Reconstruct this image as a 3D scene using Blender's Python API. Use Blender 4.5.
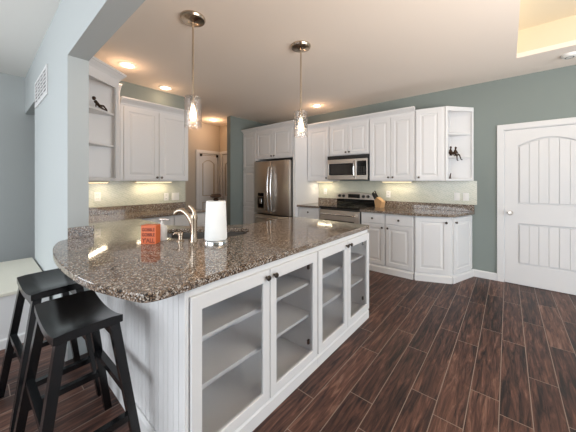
import bpy, bmesh, math, random
from math import sin, cos, pi, radians, atan2, hypot
from mathutils import Vector, Matrix
random.seed(7)
for o in list(bpy.data.objects): bpy.data.objects.remove(o)
SC = bpy.context.scene
COL = SC.collection

# ------------------------------------------------------------------ camera
cam = bpy.data.cameras.new('camera'); co = bpy.data.objects.new('camera', cam); COL.objects.link(co)
cam.sensor_width = 36; cam.lens = 36 * 261.8 / 576; cam.shift_y = -(216 - 181.4) / 576
cam.clip_start = 0.02
co.location = (0, 0, 1.347); co.rotation_euler = (pi / 2, 0, radians(40.05))
SC.camera = co
# ------------------------------------------------------------------ world, big lights, exposure
w = bpy.data.worlds.new('sky'); SC.world = w; w.use_nodes = True
bg = w.node_tree.nodes['Background']; bg.inputs[0].default_value = (0.80, 0.90, 1.0, 1); bg.inputs[1].default_value = 1.0
SC.view_settings.view_transform = 'Standard'; SC.view_settings.look = 'None'
SC.view_settings.gamma = 1; SC.view_settings.use_curve_mapping = False
SC.view_settings.exposure = 0.0

def light(name, kind, loc, power, color, rot=(0, 0, 0), size=None, size_y=None, radius=None, spread=None, parent=None):
    l = bpy.data.lights.new(name, kind); l.energy = power; l.color = color
    if kind == 'AREA':
        l.shape = 'RECTANGLE' if size_y else 'SQUARE'; l.size = size
        if size_y: l.size_y = size_y
        if spread: l.spread = spread
    elif radius is not None: l.shadow_soft_size = radius
    o = bpy.data.objects.new(name, l); COL.objects.link(o); o.location = loc; o.rotation_euler = rot
    if parent: o.parent = parent
    return o
DAY = (0.90, 0.95, 1.0)
WARM = (1.0, 0.70, 0.43)
# daylight entering through the window openings behind the camera and in the dining side
light('daylight_rear', 'AREA', (-1.2, -3.85, 1.55), 150, DAY, (radians(90), 0, 0), 4.2, 1.9)
light('daylight_dining', 'AREA', (3.1, 2.2, 1.35), 90, (0.84, 0.92, 1.0), (0, radians(90), 0), 2.0, 2.8)
light('daylight_living', 'AREA', (-4.9, -2.4, 1.5), 55, DAY, (0, radians(-90), 0), 1.8, 1.8)
_o = light('added_ceiling_fill', 'AREA', (2.0, 0.75, 1.0), 75, (1.0, 0.90, 0.79), (0, 0, 0), 1.4, 1.0, spread=radians(115))  # added unseen fill light aimed up to brighten the ceiling; no lamp stands there
_o.rotation_euler = Vector((-0.52, 0.28, 0.80)).to_track_quat('-Z', 'Y').to_euler()

# ------------------------------------------------------------------ materials
def lin(c):
    return tuple((v / 255 / 12.92) if v / 255 <= 0.04045 else ((v / 255 + 0.055) / 1.055) ** 2.4 for v in c) + (1,)
def mat(name, c, rough=0.5, metal=0.0, spec=0.5, emit=None, estr=0, bump=None, coat=0):
    m = bpy.data.materials.new(name); m.use_nodes = True
    n = m.node_tree.nodes; b = n['Principled BSDF']
    b.inputs['Base Color'].default_value = lin(c); b.inputs['Roughness'].default_value = rough
    b.inputs['Metallic'].default_value = metal; b.inputs['Specular IOR Level'].default_value = spec
    b.inputs['Coat Weight'].default_value = coat
    if emit: b.inputs['Emission Color'].default_value = lin(emit); b.inputs['Emission Strength'].default_value = estr
    if bump:
        tc = n.new('ShaderNodeTexCoord'); t = n.new('ShaderNodeTexNoise'); t.inputs['Scale'].default_value = bump[0]
        bu = n.new('ShaderNodeBump'); bu.inputs['Strength'].default_value = bump[1]; bu.inputs['Distance'].default_value = 0.002
        L = m.node_tree.links; L.new(tc.outputs['Object'], t.inputs['Vector']); L.new(t.outputs[0], bu.inputs['Height']); L.new(bu.outputs[0], b.inputs['Normal'])
    return m
def ramp(nt, stops):
    r = nt.nodes.new('ShaderNodeValToRGB'); e = r.color_ramp.elements
    while len(e) < len(stops): e.new(0.5)
    for k, (p, c) in enumerate(stops): e[k].position = p; e[k].color = lin(c)
    return r
def math_node(nt, op, a, b=None):
    m = nt.nodes.new('ShaderNodeMath'); m.operation = op
    for k, v in enumerate((a, b)):
        if v is None: continue
        if isinstance(v, (int, float)): m.inputs[k].default_value = v
        else: nt.links.new(v, m.inputs[k])
    return m.outputs[0]
M = {}
M['white'] = mat('cabinet_white', (230, 229, 229), 0.38)
M['trimwhite'] = mat('trim_white', (228, 227, 227), 0.4)
M['sage'] = mat('sage_paint', (136, 145, 141), 0.75, bump=(180, 0.15))
M['pale'] = mat('pale_daylit_sage', (186, 191, 191), 0.75, bump=(180, 0.15))  # lighter copy of the sage wall paint, with daylight put into the colour
M['beige'] = mat('beige_paint', (196, 184, 168), 0.8)
M['ceil'] = mat('ceiling_paint', (240, 229, 218), 0.9, bump=(120, 0.2))
M['ceilwhite'] = mat('white_ceiling_paint', (238, 237, 233), 0.9)
M['tray'] = mat('tray_ceiling_paint', (228, 214, 188), 0.9)
M['black'] = mat('black_lacquer', (11, 12, 14), 0.22)
M['blackmatte'] = mat('black_plastic', (24, 23, 23), 0.5)
M['blackglass'] = mat('black_glass', (10, 10, 11), 0.06)
M['steel'] = mat('stainless_steel', (216, 208, 200), 0.26, 1.0)
M['sinksteel'] = mat('satin_sink_steel', (128, 124, 120), 0.42, 0.9)
M['steeldark'] = mat('grey_steel', (70, 68, 66), 0.4, 0.8)
M['nickel'] = mat('brushed_nickel', (196, 180, 162), 0.25, 1.0)
M['darknickel'] = mat('pewter_knob', (92, 84, 76), 0.32, 1.0)
M['chrome'] = mat('chrome', (225, 225, 225), 0.1, 1.0)
M['orange'] = mat('orange_paint', (212, 106, 60), 0.5)
M['brownink'] = mat('brown_lettering', (112, 40, 22), 0.6)
M['plastic'] = mat('white_plastic', (240, 238, 234), 0.35)
M['paper'] = mat('paper_towel', (246, 246, 244), 0.9, bump=(90, 0.5))
M['bronze'] = mat('dark_bronze', (62, 44, 32), 0.4, 0.7)
M['woodblock'] = mat('pale_wood_block', (208, 166, 120), 0.5)
M['cream'] = mat('cream_top', (226, 222, 208), 0.45)
M['slot'] = mat('dark_slot', (40, 38, 36), 0.7)
M['lamp'] = mat('lamp_diffuser', (255, 244, 225), 0.5, emit=(255, 236, 208), estr=9)
M['strip'] = mat('light_strip_diffuser', (255, 238, 205), 0.5, emit=(255, 226, 170), estr=4)
M['bulb'] = mat('bulb_glow', (255, 230, 190), 0.3, emit=(255, 216, 170), estr=9)
M['display'] = mat('dark_display', (18, 16, 18), 0.1)
M['doorglassdark'] = mat('dark_oven_window', (46, 42, 38), 0.12)

def brushed():
    m = M['steel']; nt = m.node_tree; b = nt.nodes['Principled BSDF']
    tc = nt.nodes.new('ShaderNodeTexCoord'); mp = nt.nodes.new('ShaderNodeMapping'); mp.inputs['Scale'].default_value = (300, 300, 4)
    t = nt.nodes.new('ShaderNodeTexNoise'); t.inputs['Scale'].default_value = 1
    nt.links.new(tc.outputs['Object'], mp.inputs[0]); nt.links.new(mp.outputs[0], t.inputs['Vector'])
    r = nt.nodes.new('ShaderNodeMapRange'); r.inputs[3].default_value = 0.27; r.inputs[4].default_value = 0.42
    nt.links.new(t.outputs[0], r.inputs[0]); nt.links.new(r.outputs[0], b.inputs['Roughness'])
brushed()

def glass(name, tint=(1, 1, 1, 1), gloss_rough=0.03, base=0.04, seeded=False):
    m = bpy.data.materials.new(name); m.use_nodes = True; nt = m.node_tree; nt.nodes.clear()
    out = nt.nodes.new('ShaderNodeOutputMaterial'); mix = nt.nodes.new('ShaderNodeMixShader')
    tr = nt.nodes.new('ShaderNodeBsdfTransparent'); tr.inputs[0].default_value = tint
    gl = nt.nodes.new('ShaderNodeBsdfGlossy'); gl.inputs['Roughness'].default_value = gloss_rough
    fr = nt.nodes.new('ShaderNodeLayerWeight'); fr.inputs[0].default_value = 0.5
    f = math_node(nt, 'ADD', math_node(nt, 'MULTIPLY', math_node(nt, 'POWER', fr.outputs['Facing'], 4), 0.8), base)
    if seeded:
        tc = nt.nodes.new('ShaderNodeTexCoord'); v = nt.nodes.new('ShaderNodeTexVoronoi'); v.inputs['Scale'].default_value = 70
        nt.links.new(tc.outputs['Object'], v.inputs['Vector'])
        bu = nt.nodes.new('ShaderNodeBump'); bu.inputs['Strength'].default_value = 0.7; bu.inputs['Distance'].default_value = 0.004
        nt.links.new(v.outputs[0], bu.inputs['Height']); nt.links.new(bu.outputs[0], gl.inputs['Normal']); nt.links.new(bu.outputs[0], fr.inputs['Normal'])
    nt.links.new(f, mix.inputs[0]); nt.links.new(tr.outputs[0], mix.inputs[1]); nt.links.new(gl.outputs[0], mix.inputs[2])
    nt.links.new(mix.outputs[0], out.inputs[0])
    return m
M['glass'] = glass('cabinet_glass', (0.985, 0.99, 0.995, 1), 0.03, 0.09)
M['seeded'] = glass('seeded_lamp_glass', (0.98, 0.97, 0.965, 1), 0.08, 0.10, True)

def granite():
    m = bpy.data.materials.new('speckled_granite'); m.use_nodes = True; nt = m.node_tree; b = nt.nodes['Principled BSDF']
    b.inputs['Roughness'].default_value = 0.07; b.inputs['Specular IOR Level'].default_value = 0.6
    tc = nt.nodes.new('ShaderNodeTexCoord')
    v = nt.nodes.new('ShaderNodeTexVoronoi'); v.inputs['Scale'].default_value = 185
    nt.links.new(tc.outputs['Object'], v.inputs['Vector'])
    sep = nt.nodes.new('ShaderNodeSeparateColor'); nt.links.new(v.outputs['Color'], sep.inputs[0])
    r1 = ramp(nt, [(0.0, (30, 27, 26)), (0.28, (36, 32, 30)), (0.32, (108, 89, 73)), (0.54, (148, 122, 99)), (0.74, (116, 102, 91)), (0.80, (188, 176, 162)), (1.0, (220, 214, 206))])
    r1.color_ramp.interpolation = 'LINEAR'; nt.links.new(sep.outputs[0], r1.inputs[0])
    n1 = nt.nodes.new('ShaderNodeTexNoise'); n1.inputs['Scale'].default_value = 80; n1.inputs['Detail'].default_value = 5; n1.inputs['Roughness'].default_value = 0.7
    nt.links.new(tc.outputs['Object'], n1.inputs['Vector'])
    r2 = ramp(nt, [(0.38, (26, 23, 23)), (0.51, (98, 84, 74)), (0.62, (164, 146, 130)), (0.8, (196, 188, 180))]); nt.links.new(n1.outputs[0], r2.inputs[0])
    mx = nt.nodes.new('ShaderNodeMix'); mx.data_type = 'RGBA'; mx.inputs[0].default_value = 0.22
    nt.links.new(r1.outputs[0], mx.inputs[6]); nt.links.new(r2.outputs[0], mx.inputs[7]); nt.links.new(mx.outputs[2], b.inputs['Base Color'])
    return m
M['granite'] = granite()

def plank_floor():
    m = bpy.data.materials.new('dark_wood_plank_tile'); m.use_nodes = True; nt = m.node_tree; b = nt.nodes['Principled BSDF']
    tc = nt.nodes.new('ShaderNodeTexCoord'); sx = nt.nodes.new('ShaderNodeSeparateXYZ'); nt.links.new(tc.outputs['Object'], sx.inputs[0])
    W, Ln, G = 0.147, 0.93, 0.0022
    xs = math_node(nt, 'DIVIDE', math_node(nt, 'ADD', sx.outputs[0], 20 * W + 0.04), W)
    row = math_node(nt, 'FLOOR', xs); fx = math_node(nt, 'FRACT', xs)
    wn = nt.nodes.new('ShaderNodeTexWhiteNoise'); wn.noise_dimensions = '1D'; nt.links.new(row, wn.inputs['W'])
    off = math_node(nt, 'ADD', math_node(nt, 'MULTIPLY', row, 0.37), math_node(nt, 'MULTIPLY', wn.outputs[0], 0.3))
    ys = math_node(nt, 'ADD', math_node(nt, 'DIVIDE', math_node(nt, 'ADD', sx.outputs[1], 20), Ln), off)
    col = math_node(nt, 'FLOOR', ys); fy = math_node(nt, 'FRACT', ys)
    def edge(f, size):
        d = math_node(nt, 'MINIMUM', f, math_node(nt, 'SUBTRACT', 1, f)); return math_node(nt, 'LESS_THAN', math_node(nt, 'MULTIPLY', d, size), G)
    g = math_node(nt, 'MAXIMUM', edge(fx, W), edge(fy, Ln))
    cmb = nt.nodes.new('ShaderNodeCombineXYZ'); nt.links.new(row, cmb.inputs[0]); nt.links.new(col, cmb.inputs[1])
    w2 = nt.nodes.new('ShaderNodeTexWhiteNoise'); w2.noise_dimensions = '2D'; nt.links.new(cmb.outputs[0], w2.inputs['Vector'])
    # grain, displaced per plank
    c2 = nt.nodes.new('ShaderNodeCombineXYZ')
    nt.links.new(math_node(nt, 'MULTIPLY', sx.outputs[0], 40), c2.inputs[0]); nt.links.new(math_node(nt, 'MULTIPLY', sx.outputs[1], 3.4), c2.inputs[1])
    nt.links.new(math_node(nt, 'MULTIPLY', w2.outputs[0], 40), c2.inputs[2])
    n = nt.nodes.new('ShaderNodeTexNoise'); n.inputs['Scale'].default_value = 1; n.inputs['Detail'].default_value = 7; n.inputs['Roughness'].default_value = 0.68; n.inputs['Distortion'].default_value = 0.7
    nt.links.new(c2.outputs[0], n.inputs['Vector'])
    t = math_node(nt, 'ADD', n.outputs[0], math_node(nt, 'MULTIPLY', math_node(nt, 'SUBTRACT', w2.outputs[0], 0.5), 0.14))
    r = ramp(nt, [(0.34, (24, 16, 15)), (0.47, (68, 44, 37)), (0.58, (98, 66, 54)), (0.74, (142, 108, 92))]); nt.links.new(t, r.inputs[0])
    mx = nt.nodes.new('ShaderNodeMix'); mx.data_type = 'RGBA'; nt.links.new(g, mx.inputs[0]); nt.links.new(r.outputs[0], mx.inputs[6]); mx.inputs[7].default_value = lin((142, 124, 112))
    nt.links.new(mx.outputs[2], b.inputs['Base Color']); b.inputs['Roughness'].default_value = 0.42; b.inputs['Specular IOR Level'].default_value = 0.35
    bu = nt.nodes.new('ShaderNodeBump'); bu.inputs['Strength'].default_value = 0.25; bu.inputs['Distance'].default_value = 0.003
    nt.links.new(math_node(nt, 'SUBTRACT', n.outputs[0], g), bu.inputs['Height']); nt.links.new(bu.outputs[0], b.inputs['Normal'])
    return m
M['floor'] = plank_floor()

def backsplash_tile():
    # small pale green glass tiles laid in a woven diagonal pattern; object X runs along the wall, Z is up
    m = bpy.data.materials.new('pale_green_glass_tile'); m.use_nodes = True; nt = m.node_tree; b = nt.nodes['Principled BSDF']
    tc = nt.nodes.new('ShaderNodeTexCoord'); sx = nt.nodes.new('ShaderNodeSeparateXYZ'); nt.links.new(tc.outputs['Object'], sx.inputs[0])
    cmb = nt.nodes.new('ShaderNodeCombineXYZ'); nt.links.new(sx.outputs[0], cmb.inputs[0]); nt.links.new(sx.outputs[2], cmb.inputs[1])
    mp = nt.nodes.new('ShaderNodeMapping'); mp.inputs['Rotation'].default_value = (0, 0, radians(28)); nt.links.new(cmb.outputs[0], mp.inputs[0])
    br = nt.nodes.new('ShaderNodeTexBrick'); nt.links.new(mp.outputs[0], br.inputs['Vector'])
    br.inputs['Color1'].default_value = lin((210, 209, 193)); br.inputs['Color2'].default_value = lin((197, 199, 182)); br.inputs['Mortar'].default_value = lin((228, 226, 214))
    br.inputs['Scale'].default_value = 1; br.inputs['Brick Width'].default_value = 0.062; br.inputs['Row Height'].default_value = 0.026; br.inputs['Mortar Size'].default_value = 0.0016
    nt.links.new(br.outputs[0], b.inputs['Base Color']); b.inputs['Roughness'].default_value = 0.16
    bu = nt.nodes.new('ShaderNodeBump'); bu.inputs['Strength'].default_value = 0.5; bu.inputs['Distance'].default_value = 0.002; bu.invert = True
    n = nt.nodes.new('ShaderNodeTexNoise'); n.inputs['Scale'].default_value = 34; nt.links.new(cmb.outputs[0], n.inputs['Vector'])
    nt.links.new(math_node(nt, 'ADD', br.outputs[1], n.outputs[0]), bu.inputs['Height']); nt.links.new(bu.outputs[0], b.inputs['Normal'])
    return m
M['tile'] = backsplash_tile()

# ------------------------------------------------------------------ mesh helpers
class B:
    def __init__(s): s.bm = bmesh.new()
    def merge(s, t, mtx=None):
        if mtx is not None: bmesh.ops.transform(t, matrix=mtx, verts=t.verts)
        me = bpy.data.meshes.new('tmp'); t.to_mesh(me); t.free(); s.bm.from_mesh(me); bpy.data.meshes.remove(me); return s
    def box(s, x0, x1, y0, y1, z0, z1, bev=0, mtx=None):
        t = bmesh.new(); bmesh.ops.create_cube(t, size=1)
        for v in t.verts: v.co = ((x0 + x1) / 2 + v.co.x * (x1 - x0), (y0 + y1) / 2 + v.co.y * (y1 - y0), (z0 + z1) / 2 + v.co.z * (z1 - z0))
        if bev: bmesh.ops.bevel(t, geom=t.edges[:], offset=bev, segments=2, profile=0.5, affect='EDGES')
        return s.merge(t, mtx)
    def plate(s, outer, holes=(), a=0, b=1, plane='xy', bev=0, mtx=None):
        t = bmesh.new()
        def P(u, v, w): return {'xy': (u, v, w), 'xz': (u, w, v), 'yz': (w, u, v)}[plane]
        ed = []
        for loop in [outer] + list(holes):
            vs = [t.verts.new(P(u, v, a)) for u, v in loop]
            ed += [t.edges.new((vs[k], vs[(k + 1) % len(vs)])) for k in range(len(vs))]
        if holes: bmesh.ops.triangle_fill(t, use_beauty=True, edges=ed)
        else: t.faces.new([e.verts[0] for e in []] or list(t.verts))
        r = bmesh.ops.extrude_face_region(t, geom=t.faces[:])
        d = Vector(P(0, 0, b - a)); bmesh.ops.translate(t, vec=d, verts=[v for v in r['geom'] if isinstance(v, bmesh.types.BMVert)])
        bmesh.ops.recalc_face_normals(t, faces=t.faces[:])
        if bev:
            e = [e for e in t.edges if len(e.link_faces) == 2 and e.calc_face_angle(0) > 0.6]
            bmesh.ops.bevel(t, geom=e, offset=bev, segments=2, profile=0.5, affect='EDGES')
        return s.merge(t, mtx)
    def lathe(s, prof, c=(0, 0, 0), seg=24, mtx=None):
        t = bmesh.new(); rings = []
        for r, z in prof:
            if r < 1e-6: rings.append([t.verts.new((c[0], c[1], c[2] + z))])
            else: rings.append([t.verts.new((c[0] + r * cos(2 * pi * k / seg), c[1] + r * sin(2 * pi * k / seg), c[2] + z)) for k in range(seg)])
        for p, q in zip(rings, rings[1:]):
            for k in range(seg):
                vs = [p[k % len(p)], p[(k + 1) % len(p)], q[(k + 1) % len(q)], q[k % len(q)]]
                u = list(dict.fromkeys(vs))
                if len(u) > 2:
                    try: t.faces.new(u)
                    except ValueError: pass
        bmesh.ops.recalc_face_normals(t, faces=t.faces[:])
        return s.merge(t, mtx)
    def tube(s, pts, r, seg=10, square=False):
        t = bmesh.new(); pts = [Vector(p) for p in pts]; n = len(pts); rad = r if isinstance(r, (list, tuple)) else [r] * n
        if square: seg = 4
        up = Vector((0, 0, 1)); rings = []; prev = None
        for k, p in enumerate(pts):
            d = ((pts[min(k + 1, n - 1)] - pts[max(k - 1, 0)])).normalized()
            if prev is None: a = d.cross(up if abs(d.z) < 0.95 else Vector((0, 1, 0))).normalized()
            else: a = (prev - d * prev.dot(d)).normalized()
            prev = a; bb = d.cross(a)
            rings.append([t.verts.new(p + (a * cos(2 * pi * (i + (0.5 if square else 0)) / seg) + bb * sin(2 * pi * (i + (0.5 if square else 0)) / seg)) * rad[k]) for i in range(seg)])
        for p, q in zip(rings, rings[1:]):
            for i in range(seg): t.faces.new((p[i], p[(i + 1) % seg], q[(i + 1) % seg], q[i]))
        t.faces.new(rings[0]); t.faces.new(rings[-1][::-1]); bmesh.ops.recalc_face_normals(t, faces=t.faces[:])
        return s.merge(t)
    def beam(s, a, b, wa, wb=None, ha=None, hb=None):
        # tapered square beam between two points, sections parallel to the floor when it is a leg
        wb = wa if wb is None else wb; ha = wa if ha is None else ha; hb = wb if hb is None else hb
        t = bmesh.new(); r = []
        for p, u, v in ((a, wa, ha), (b, wb, hb)): r.append([t.verts.new((p[0] + i * u / 2, p[1] + j * v / 2, p[2])) for i, j in ((-1, -1), (1, -1), (1, 1), (-1, 1))])
        for i in range(4): t.faces.new((r[0][i], r[0][(i + 1) % 4], r[1][(i + 1) % 4], r[1][i]))
        t.faces.new(r[0]); t.faces.new(r[1]); bmesh.ops.recalc_face_normals(t, faces=t.faces[:])
        return s.merge(t)
    def sweep(s, path, prof, side=1):
        # profile points (out, z) carried along an open plan path with mitred corners; side=1: outward is to the right of travel
        t = bmesh.new(); path = [Vector(p) for p in path]; n = len(path); rings = []
        for k in range(n):
            def nrm(i):
                d = (path[i + 1] - path[i]).normalized(); return Vector((d.y, -d.x)) * side
            if k == 0: m = nrm(0)
            elif k == n - 1: m = nrm(n - 2)
            else:
                a, b = nrm(k - 1), nrm(k); m = (a + b).normalized(); m = m / max(0.3, m.dot(a))
            rings.append([t.verts.new((path[k].x + m.x * o, path[k].y + m.y * o, z)) for o, z in prof])
        for p, q in zip(rings, rings[1:]):
            for i in range(len(prof)):
                j = (i + 1) % len(prof); t.faces.new((p[i], p[j], q[j], q[i]))
        t.faces.new(rings[0]); t.faces.new(rings[-1]); bmesh.ops.recalc_face_normals(t, faces=t.faces[:])
        return s.merge(t)
    def build(s, name, m, parent=None, smooth=False, label=None, loc=None, rot=None):
        me = bpy.data.meshes.new(name); s.bm.to_mesh(me); s.bm.free(); me.materials.append(M[m] if isinstance(m, str) else m)
        if smooth:
            for p in me.polygons: p.use_smooth = True
            me.set_sharp_from_angle(angle=radians(38))
        o = bpy.data.objects.new(name, me); COL.objects.link(o)
        if parent: o.parent = parent
        if loc: o.location = loc
        if rot: o.rotation_euler = rot
        if label: o['label'] = label
        return o
def thing(name, label, cat, loc=(0, 0, 0), rotz=0, group=None):
    o = bpy.data.objects.new(name, None); COL.objects.link(o); o.empty_display_size = 0.05
    o.location = loc; o.rotation_euler = (0, 0, rotz); o['label'] = label; o['category'] = cat
    if group: o['group'] = group
    return o
def tag(o, label, cat, group=None):
    o['label'] = label; o['category'] = cat
    if group: o['group'] = group
    return o
def struct(o): o['kind'] = 'structure'; return o
def rect(x0, x1, y0, y1): return [(x0, y0), (x1, y0), (x1, y1), (x0, y1)]
def dup(root, loc, rotz, label, group=None):
    r = root.copy(); COL.objects.link(r); r.location = loc; r.rotation_euler = (0, 0, rotz); r['label'] = label
    if group: r['group'] = group
    for ch in list(root.children):
        c = ch.copy(); COL.objects.link(c); c.parent = r
        for g in list(ch.children):
            d = g.copy(); COL.objects.link(d); d.parent = c
    return r

# ------------------------------------------------------------------ the room
YB = 4.55; HC = 2.725; YW = 0.44; YW2 = 0.57; XP = -2.535; ZH = 2.297; HL = 2.81
XR = 3.2; YR = -4.0; XL = -5.22
struct(B().box(-5.8, XR + .12, YR - .12, 4.7, -0.06, 0).build('floor', 'floor'))
tray = rect(0.072, 2.5, 0.95, 3.885)
struct(B().plate(rect(-5.66, XR, YW2, YB), [tray], HC, HC + 0.05).build('ceiling', 'ceil'))
tb = B().plate(rect(0.035, 2.55, 0.9, 3.935), [tray], HC + 0.05, HC + 0.3); tb.box(0.035, 2.55, 0.9, 3.935, HC + 0.3, HC + 0.34)
struct(tb.build('ceiling.001', 'tray'))
struct(B().box(XL - .1, XR, YR, YW, HL, HL + .05).build('ceiling.002', 'ceilwhite'))
DX0, DX1, DZ = -0.045, 0.815, 2.035
struct(B().plate([(-4.58, 0), (DX0, 0), (DX0, DZ), (DX1, DZ), (DX1, 0), (XR, 0), (XR, HC), (-4.58, HC)], (), YB, YB + .12, 'xz').build('wall_back', 'sage'))
struct(B().box(-4.58, -4.46, 3.43, YB, 0, HC).build('wall_pantry', 'sage'))
struct(B().box(-4.17, -4.05, YW2, 2.2, 0, HC).build('wall_left', 'sage'))
struct(B().plate([(-4.26, 0), (XP, 0), (XP, ZH), (XR, ZH), (XR, HL), (XL, HL), (XL, ZH), (-4.26, ZH)], (), YW, YW2, 'xz').build('wall_front', 'pale'))
struct(B().box(XL - .1, XL, YR, 2.2, 0, HL).build('wall_living', 'pale'))
struct(B().box(-5.66, -5.54, 2.2, 4.05, 0, HC).build('wall_hall', 'beige'))
struct(B().box(-5.54, -4.58, 3.93, 4.05, 0, HC).build('wall_hall_end', 'beige'))
struct(B().box(-5.54, -4.17, 2.08, 2.2, 0, HC).build('wall_hall_side', 'beige'))
# window walls behind the camera and on the dining side, openings to the sky
struct(B().plate(rect(XL, XR, 0, HL), [rect(-3.3, 0.9, 0.6, 2.5)], YR - .12, YR, 'xz').build('wall_rear', 'pale'))
struct(B().plate(rect(YR, YB, 0, HL), [rect(0.8, 3.6, 0.35, 2.35)], XR, XR + .12, 'yz').build('wall_right', 'sage'))
for nm, (a0, a1, z0, z1), pl, off in (('window_1', (-3.3, 0.9, 0.6, 2.5), 'xz', YR - .08), ('window_2', (0.8, 3.6, 0.35, 2.35), 'yz', XR + .03)):
    n = 3; hs = []; wd = (a1 - a0) / n
    for k in range(n): hs.append(rect(a0 + k * wd + .04, a0 + (k + 1) * wd - .04, z0 + .05, z1 - .05))
    struct(B().plate(rect(a0, a1, z0, z1), hs, off, off + .05, pl).build(nm, 'trimwhite'))
# baseboards
bbp = [(0, 0), (0.014, 0), (0.014, 0.085), (0.008, 0.1), (0, 0.1)]
struct(B().sweep([(-0.39, YB), (-0.115, YB)], bbp).build('baseboard_back', 'trimwhite'))
struct(B().sweep([(0.9, YB), (XR, YB)], bbp).build('baseboard_back.001', 'trimwhite'))
struct(B().sweep([(-4.26, YW), (XP, YW)], bbp).build('baseboard_front', 'trimwhite'))
struct(B().sweep([(XL, YR), (XL, 2.05)], bbp).build('baseboard_living', 'trimwhite'))

def casing(bm, x0, x1, z1, wd=0.07, y0=-0.018, y1=0.0):
    bm.plate([(x0 - wd, 0), (x0, 0), (x0, z1), (x1, z1), (x1, 0), (x1 + wd, 0), (x1 + wd, z1 + wd), (x0 - wd, z1 + wd)], (), y0, y1, 'xz', 0.004)
def arch(x0, x1, z0, z1, rise, n=14):
    p = [(x0, z0), (x1, z0)]
    for k in range(n + 1):
        t = k / n; x = x1 + (x0 - x1) * t; p.append((x, z1 - rise + rise * sin(pi * t)))
    return p
def panel_door(root_name, W, Hh, up, lo, rise, planks, loc, rotz, knob_x, knob_z):
    """front faces local -Y, slab front at y=0"""
    root = bpy.data.objects.new(root_name, None); COL.objects.link(root); root.location = loc; root.rotation_euler = (0, 0, rotz); struct(root)
    b = B(); b.plate(rect(0, W, 0.006, Hh), [arch(*up, rise), rect(*lo)], 0, 0.014, 'xz', 0.004)
    b.box(0, W, 0.026, 0.04, 0.006, Hh); struct(b.build('slab', 'trimwhite', root))
    for (x0, x1, z0, z1), rs in ((up, rise), (lo, 0)):
        p = B(); n = planks; iw = (x1 - x0 - 0.03) / n
        for k in range(n):
            a0 = x0 + .015 + k * iw + (0.001 if planks > 1 else 0.02); a1 = x0 + .015 + (k + 1) * iw - (0.001 if planks > 1 else 0.02)
            def top(x): return z1 - 0.02 - (rs - rs * sin(pi * (x - x0) / (x1 - x0)) if rs else 0)
            m = 5; poly = [(a0, z0 + .02), (a1, z0 + .02)] + [(a1 + (a0 - a1) * i / m, top(a1 + (a0 - a1) * i / m)) for i in range(m + 1)]
            p.plate(poly, (), 0.009 if planks > 1 else 0.008, 0.026, 'xz', 0.0045 if planks > 1 else 0.006)
        struct(p.build('panel', 'trimwhite', root))
    if knob_x is not None:
        k = B().lathe([(0, 0), (0.03, 0), (0.03, 0.006), (0.012, 0.01), (0.011, 0.035), (0.024, 0.042), (0.029, 0.056), (0.022, 0.068), (0, 0.07)], seg=20, mtx=Matrix.Rotation(pi / 2, 4, 'X'))
        struct(k.build('door_knob', 'steel', root, True, loc=(knob_x, 0, knob_z)))
    return root
d1 = panel_door('door_1', 0.84, 2.02, (0.135, 0.705, 1.05, 1.90, ), (0.135, 0.705, 0.27, 0.80), 0.09, 6, (DX0 + .01, YB - 0.012, 0.0), 0, 0.055, 0.935)
c = B(); casing(c, DX0, DX1, DZ); c.box(DX0, DX0 + .008, -0.01, 0.1, 0, DZ); c.box(DX1 - .008, DX1, -0.01, 0.1, 0, DZ); c.box(DX0, DX1, -0.01, 0.1, DZ - .008, DZ)
o = struct(c.build('casing', 'trimwhite', d1)); o.location = (-DX0 - .01, 0.012, 0)
# hall door on the hall's left wall (faces +X) and the frame on the hall's end wall
d2 = panel_door('door_2', 0.50, 2.0, (0.08, 0.42, 1.0, 1.86), (0.08, 0.42, 0.2, 0.86), 0.09, 1, (-5.54 + .022, 3.345, 0), pi / 2, 0.45, 0.95)
c = B(); casing(c, -0.012, 0.512, 2.015, 0.07, -0.02, 0.02); struct(c.build('casing', 'trimwhite', d2))
d3 = panel_door('door_3', 0.62, 2.0, (0.08, 0.54, 1.0, 1.86), (0.08, 0.54, 0.2, 0.86), 0.09, 1, (-5.38, 3.93 - .022, 0), 0, None, 0)
c = B(); casing(c, -0.012, 0.632, 2.015, 0.07, -0.02, 0.02); struct(c.build('casing', 'trimwhite', d3))

# tile backsplashes: object X along the wall
o = B().box(-2.99, -0.335, -0.006, 0, 1.014, 1.352).build('tile_backsplash', 'tile'); o.location = (0, YB - .0015, 0)
tag(o, 'pale green woven tile backsplash on the back wall behind the stainless range', 'backsplash')
o = B().box(0, 1.62, -0.006, 0, 1.014, 1.352).build('tile_backsplash', 'tile'); o.location = (-4.0485, YW2 + .01, 0); o.rotation_euler = (0, 0, pi / 2)
tag(o, 'pale green woven tile backsplash on the left wall beyond the sink', 'backsplash')

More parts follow.
